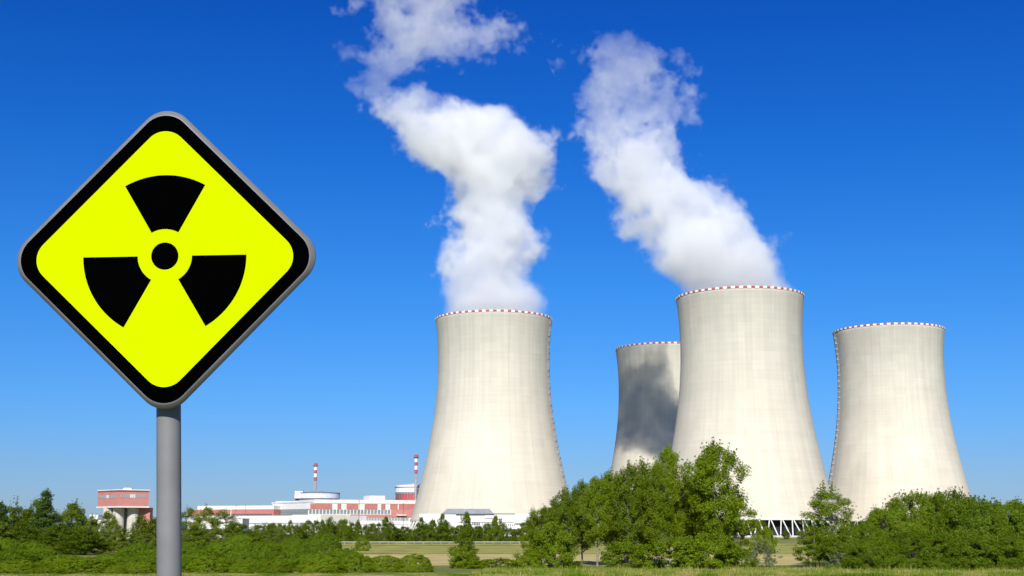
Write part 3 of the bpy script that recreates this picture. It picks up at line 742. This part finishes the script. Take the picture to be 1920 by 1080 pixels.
#     key       name           H   W   z0  env  ncl  nleaf cr  leaf
kind("aspen", "aspen_tree", 16, 6.5, 3.9, tall, 210, 40000, .66, .19, leafA, birch_p, 4, 100, r0=.17, nb=24, up=.8, flat=1.25, fill=.2, tips=40)
kind("dark_aspen", "aspen_tree", 16, 6.5, 3.2, tall, 170, 26000, .66, .21, leafB, birch_p, 3, 130, r0=.17, nb=16, up=.8, flat=1.2, fill=.2, tips=30)  # aspens with darker leaves, mixed in so the grove is less uniform
kind("birch", "birch_tree", 12, 6.0, 1.0, egg, 120, 22000, .66, .18, leafA, birch_p, 3, 200, r0=.12, stems=3, nb=27, fill=.15, spread=.5, tips=40)
kind("row", "roadside_tree", 9, 4.2, .6, egg, 90, 7500, .60, .27, leafB, birch_p, 6, 300, r0=.11, nb=8, flat=1.1, fill=.1, tips=6)
kind("conifer", "spruce_tree", 12, 5.4, .5, cone, 190, 18000, .6, .24, leafE, bark_p, 3, 400, r0=.16, nb=8, up=.1, flat=.9, fill=.2, tips=10)
kind("broad", "broadleaf_tree", 10, 6.5, .5, egg, 130, 14000, .8, .25, leafB, bark_p, 5, 500, r0=.18, nb=12, fill=.2, tips=16)
kind("loose", "broadleaf_tree", 11, 8.0, .5, egg, 130, 11000, .62, .23, leafF, bark_p, 3, 550, r0=.15, stems=3, nb=30, fill=.15, spread=.8, tips=24)
kind("willow", "willow_bush", 4.2, 7.0, 0, dome, 480, 30000, .36, .16, leafC, bark_p, 6, 600, "foliage", "stems", .07, 5, 12, up=1.1, flat=1.3, fill=.8, spread=.8, tips=10, ow=1.5, wob=.5)
kind("round", "round_bush", 3.6, 5.0, 0, dome, 700, 24000, .22, .13, leafG, bark_p, 3, 650, "foliage", "stems", .05, 4, 8, flat=1.0, fill=.9, spread=.6, tips=10, ow=1.5, wob=.3)
kind("thicket", "thicket_shrub", 9, 11, 0, dome, 330, 64000, .62, .19, leafT, bark_p, 4, 700, "foliage", "stems", .09, 6, 30, up=1.3, flat=1.3, fill=.8, spread=1.5, tips=60, ow=1.1, wob=.6)
kind("scrub", "scrub_bush", 4.0, 6.5, 0, dome, 130, 20000, .5, .17, leafA, bark_p, 3, 750, "foliage", "stems", .05, 5, 15, fill=.5, spread=.9, tips=40)
kind("grey", "grey_shrub", 4.0, 5.5, 0, egg, 60, 4200, .5, .2, leafD, bark_p, 2, 800, "foliage", "stems", .04, 5, 15, fill=.2, spread=.7, tips=30)

rnd = random.Random(7)
def plant(key, px, ytop, wpx, Y, label, cat, group=None, lm=None, var=None):
    name, H, W, L_, cn, sn = KIND[key]
    i = rnd.randrange(len(L_)) if var is None else var % len(L_); cm, tm = L_[i]
    h = max(.8, zf(ytop, Y)); kx = (Y * cp) / F_PX
    o = empty(name, (gx(px, Y, 2), Y, 0), rnd.uniform(0, 6.28)); tag(o, label, cat, group)
    sx = wpx * kx / W; o.scale = (sx, sx, h / H)
    c = link(cn, cm, o); link(sn, tm, o)
    return o
ORD = ["first", "second", "third", "fourth", "fifth", "sixth", "seventh", "eighth", "ninth", "tenth", "eleventh", "twelfth", "thirteenth", "fourteenth", "fifteenth",
       "sixteenth", "seventeenth", "eighteenth", "nineteenth", "twentieth"]
def ordn(i): return ORD[i] if i < 20 else "twenty " + ORD[i - 20] if i < 29 else "thirtieth" if i == 29 else "thirty " + ORD[i - 30]

# the grove of aspens before the largest tower: column, top row, width px, distance
grove = [(1018, 956, 56, 214), (1062, 918, 60, 206), (1092, 906, 60, 212), (1120, 899, 66, 203), (1148, 886, 70, 208), (1180, 872, 66, 200),
         (1206, 866, 66, 212), (1232, 876, 60, 204), (1256, 843, 70, 208), (1284, 908, 60, 214), (1040, 938, 54, 220), (1300, 900, 56, 222), (1160, 905, 70, 222), (1215, 900, 70, 224)]
for i, (px, yt, wp, Y) in enumerate(sorted(grove)):
    plant("dark_aspen" if Y >= 212 or i % 5 == 2 else "aspen", px, yt, wp, Y, "%s aspen from the left in the dense green grove before the largest tower" % ordn(i), "tree", "aspens of the grove", var=i)
plant("aspen", 1347, 832, 112, 205, "tall loose crowned aspen rising above the right end of the grove", "tree", "aspens of the grove", var=1)
plant("aspen", 1318, 885, 60, 210, "aspen with a pointed crown squeezed between the grove and the tallest tree", "tree", "aspens of the grove", var=2)
plant("birch", 1392, 925, 64, 208, "low spreading birch leaning out right of the tallest aspen", "tree", var=2)
plant("birch", 1556, 912, 96, 204, "airy young birch alone between the V-columns and the big thicket", "tree", var=0)
plant("birch", 1520, 985, 60, 198, "small leafy birch at the left foot of the airy young birch", "tree", var=1)
plant("birch", 1002, 955, 44, 225, "slim young birch at the left end of the dense grove", "tree", var=1)
# under the grove
for px, yt, wp, Y, lb in ((1170, 1018, 96, 186, "rounded dark bush under the grove, left of the wide yellow green scrub"),
                          (1262, 1010, 120, 181, "left mound of the wide scrub in front of the grove"),
                          (1330, 1003, 130, 181, "right mound of the wide scrub below the tallest aspen"),
                          (1372, 1022, 70, 183, "low green bush at the right foot of the wide scrub"),
                          (1038, 985, 90, 196, "tall leafy bush at the left foot of the grove"),
                          (990, 1035, 60, 193, "small dark bush left of the grove's foot"),
                          (935, 1048, 84, 194, "low hedge like bush left of the small dark bush"),
                          (895, 1052, 60, 192, "low spreading bush at the foot of the lone stacked shrub"),
                          (868, 1028, 58, 194, "lower dark mound of the lone stacked shrub in the tan field"),
                          (872, 996, 44, 200, "upper bright green top of the lone stacked shrub in the tan field")):
    plant("broad" if yt == 996 else "scrub", px, yt, wp, Y, lb, "bush", "bushes under the grove and in the field")
plant("grey", 1428, 1020, 70, 200, "greyish sparse shrub in front of the V-shaped columns", "shrub")
plant("scrub", 1436, 990, 34, 300, "small dark round shrub right before the V-shaped columns", "bush")
plant("grey", 1575, 1035, 60, 190, "yellowish twiggy shrub at the foot of the airy young birch", "shrub")
plant("scrub", 678, 1008, 28, 330, "small dark lone bush on the far grass by the road", "bush")
# big thicket at the right
for i, (px, yt, wp, Y) in enumerate([(1610, 985, 130, 193), (1668, 958, 150, 200), (1722, 930, 160, 208), (1785, 927, 150, 206), (1835, 940, 140, 204), (1890, 943, 150, 208), (1950, 950, 150, 206),
                                    (1640, 1010, 120, 180), (1730, 1000, 150, 180), (1820, 1005, 150, 180), (1905, 1008, 140, 180)]):
    plant("thicket", px, yt, wp, Y, "%s shrub from the left in the %s row of the right thicket" % (ordn(i if i < 7 else i - 7), "tall back" if i < 7 else "low front"), "shrub", "shrubs of the big thicket", var=i)

# willow bushes along the left foreground
wb = []
for px, yt, wp, Y in [(20, 1034, 110, 204), (70, 1030, 100, 214), (120, 1042, 90, 200), (165, 1046, 80, 208), (215, 1038, 90, 214), (262, 1022, 90, 224), (240, 1046, 80, 200),
                      (290, 1032, 90, 208), (350, 1020, 90, 222), (380, 1032, 90, 206), (420, 1016, 90, 226), (455, 1036, 84, 206), (490, 1018, 90, 220), (530, 1020, 80, 232),
                      (560, 1030, 90, 208), (604, 1003, 74, 236), (640, 1030, 80, 220), (590, 1040, 90, 198), (660, 1040, 60, 206), (5, 1012, 80, 236), (60, 1018, 80, 240),
                      (400, 1046, 70, 197), (470, 1052, 70, 195), (340, 1050, 70, 196), (550, 1010, 60, 244), (450, 1006, 60, 246)]:
    wb.append((px, yt, wp * 1.05, Y - 17))
for i, (px, yt, wp, Y) in enumerate(sorted(wb)):
    plant("willow", px, yt, wp, Y, "%s willow bush from the left along the left foreground" % ordn(i), "bush", "willow bushes of the left foreground", var=i)
for i, (px, yt, wp, Y, lb) in enumerate([(777, 1039, 66, 178, "rightmost rounded bush of the left foreground, alone on the tan field's edge"), (722, 1042, 72, 178, "rounded bush beside the rightmost one of the left foreground"),
                                      (668, 1040, 76, 177, "low rounded bush third from the right in the left foreground"), (515, 1048, 62, 174, "small bright domed bush in front of the willows"),
                                      (160, 1045, 116, 174, "yellow green domed bush in front of the left willows"), (92, 1058, 50, 172, "tiny rounded bush left of the yellow green dome"), (34, 1050, 80, 172, "rounded bush in the bottom left corner"),
                                      (262, 1054, 60, 173, "low lime green dome just left of the sign post"), (392, 1044, 84, 174, "lime green dome just right of the sign post"),
                                      (452, 1058, 46, 171, "small lime dome between the post and the bright domed bush"), (604, 1042, 84, 173, "broad lime dome at the foot of the tallest willows"),
                                      (218, 1060, 40, 169, "tiny lime dome between the yellow green dome and the post")]):
    plant("round", px, yt, wp, Y, lb, "bush", "rounded bushes of the left foreground", var=i)

# dark trees behind the left willows
back = [(-6, 950, 46, 300, "conifer"), (22, 946, 42, 310, "broad"), (50, 962, 44, 320, "broad"), (80, 928, 52, 300, "conifer"), (64, 946, 40, 312, "broad"), (104, 968, 40, 330, "loose"), (133, 952, 50, 306, "broad"),
        (148, 966, 40, 322, "conifer"), (172, 974, 36, 300, "loose"), (198, 960, 34, 330, "row"), (212, 968, 32, 306, "loose"), (222, 985, 40, 315, "broad"), (245, 990, 36, 300, "loose"), (262, 966, 40, 318, "broad"),
        (288, 972, 40, 310, "row"), (300, 975, 44, 330, "broad"), (40, 985, 60, 290, "broad"), (110, 990, 60, 290, "broad"), (160, 1000, 60, 284, "broad"), (0, 985, 60, 286, "loose"), (190, 995, 50, 288, "loose"), (275, 1000, 50, 286, "loose"),
        (352, 954, 50, 330, "loose"), (385, 952, 56, 320, "loose"), (418, 956, 56, 326, "loose"), (438, 975, 36, 320, "broad"), (365, 985, 44, 300, "broad"), (455, 985, 34, 330, "row"), (405, 990, 44, 300, "loose"),
        (485, 985, 40, 330, "broad"), (510, 990, 40, 320, "loose"), (475, 1000, 40, 290, "broad")]
for i, (px, yt, wp, Y, k) in enumerate(sorted(back)):
    sort_ = {"conifer": "dark pointed spruce", "broad": "dark leafy tree", "loose": "loose olive green tree", "row": "slim tree"}[k]
    plant(k, px, yt - (6 if px < 190 else 0), wp * (1.35 if px < 190 or px > 290 else 1.05), Y, "%s, %s from the left in the tree belt behind the willows" % (sort_, ordn(i)), "tree", "trees of the belt behind the left bushes", var=i)

# row behind the road
rr_ = random.Random(21); row = []
px = 500
tops = {500: 982, 530: 980, 560: 978, 590: 975, 615: 977, 640: 976, 665: 982, 690: 980, 715: 984, 740: 984, 770: 986, 800: 980, 830: 978, 860: 982, 890: 984, 920: 982, 950: 986, 980: 984, 1000: 985}
while px < 1012:
    yt = np.interp(px, list(tops), list(tops.values())) + rr_.uniform(-5, 8); wp = rr_.uniform(17, 27)
    row.append((px, yt, wp, rr_.uniform(470, 520))); px += rr_.uniform(9, 14)
row += [(722, 967, 20, 466), (874, 958, 24, 468), (830, 966, 26, 470), (930, 965, 20, 468), (789, 972, 24, 470), (811, 973, 18, 472), (645, 974, 24, 470), (618, 972, 26, 474)]
for px in (1434, 1474, 1522): row.append((px, 990 + rr_.uniform(-3, 4), 15, rr_.uniform(640, 720)))
row.sort(); nr = sum(1 for r_ in row if r_[0] < 1013)
for i, (px, yt, wp, Y) in enumerate(row):
    if px < 1013:
        where = "white halls" if px < 770 else "white annex"
        lb = "%s, number %d from the left, before the %s" % ("tree of the row behind the road", i + 1, where)
        lb = "%s tree from the left in the row behind the road, before the %s" % (ordn(i) if i < 39 else ordn(nr - 1 - i), where)
        if i >= 39: lb = "%s tree from the right in the row behind the road, before the white annex" % (ordn(nr - 1 - i))
        plant("row", px, yt, wp, Y, lb, "tree", "trees of the row behind the road", var=i)
    else:
        plant("row", px, yt, wp, Y, "%s small tree from the left before the V-shaped columns" % ordn(i - nr), "tree", "small trees at the foot of the largest tower", var=i)

# ------------------------------------------------------------------ tall grass at the front
def grass():
    rng = np.random.default_rng(9); n = 260000
    X = rng.uniform(-.43, .43, n); Y = 156 + np.where(X < -.03, 9, 26) * rng.uniform(0, 1, n); X = X * Y
    h = rng.uniform(.25, .85, n) * (.75 + .35 * np.sin(X * .31 + 1) * np.sin(Y * .5 + X * .12))
    a = rng.uniform(0, np.pi, n); wdt = rng.uniform(.03, .07, n); lx, ly = rng.normal(0, .12, n), rng.normal(0, .12, n)
    tallone = (rng.uniform(0, 1, n) < .04) & (X > -4); h = np.where(tallone, h * 1.5 + .1, h * np.where(X > -4, .85, .5))
    b0 = np.stack([X - np.cos(a) * wdt, Y - np.sin(a) * wdt, X * 0], 1); b1 = np.stack([X + np.cos(a) * wdt, Y + np.sin(a) * wdt, X * 0], 1)
    t = np.stack([X + lx, Y + ly, h], 1)
    V = np.stack([b0, b1, t], 1).reshape(-1, 3)
    m, nn, b = new_mat("tall_grass"); nn.nodes.remove(b); L = nn.links.new
    g = N(nn, 'ShaderNodeNewGeometry'); tc = N(nn, 'ShaderNodeTexCoord'); z = N(nn, 'ShaderNodeTexNoise'); z.inputs['Scale'].default_value = .22; z.inputs['Detail'].default_value = 4; L(tc.outputs['Object'], z.inputs['Vector'])
    ad = N(nn, 'ShaderNodeMath', operation='MULTIPLY_ADD'); L(g.outputs['Random Per Island'], ad.inputs[0]); ad.inputs[1].default_value = .3; L(z.outputs[0], ad.inputs[2])
    r = N(nn, 'ShaderNodeValToRGB'); L(ad.outputs[0], r.inputs[0]); e = r.color_ramp
    e.elements[0].position = .48; e.elements[0].color = (.07, .17, .006, 1); e.elements[1].position = .86; e.elements[1].color = (.52, .42, .17, 1); q = e.elements.new(.64); q.color = (.24, .31, .03, 1)
    d = N(nn, 'ShaderNodeBsdfDiffuse'); t_ = N(nn, 'ShaderNodeBsdfTranslucent'); ms = N(nn, 'ShaderNodeMixShader'); ms.inputs[0].default_value = .35
    L(r.outputs[0], d.inputs[0]); L(r.outputs[0], t_.inputs[0]); L(d.outputs[0], ms.inputs[1]); L(t_.outputs[0], ms.inputs[2]); L(ms.outputs[0], nn.nodes["Material Output"].inputs[0])
    tag(link("tall_grass", np_mesh("tall_grass", V, np.arange(3 * n).reshape(-1, 3), m)), "tall meadow grass along the bottom of the view", "grass", kind="stuff")
grass()
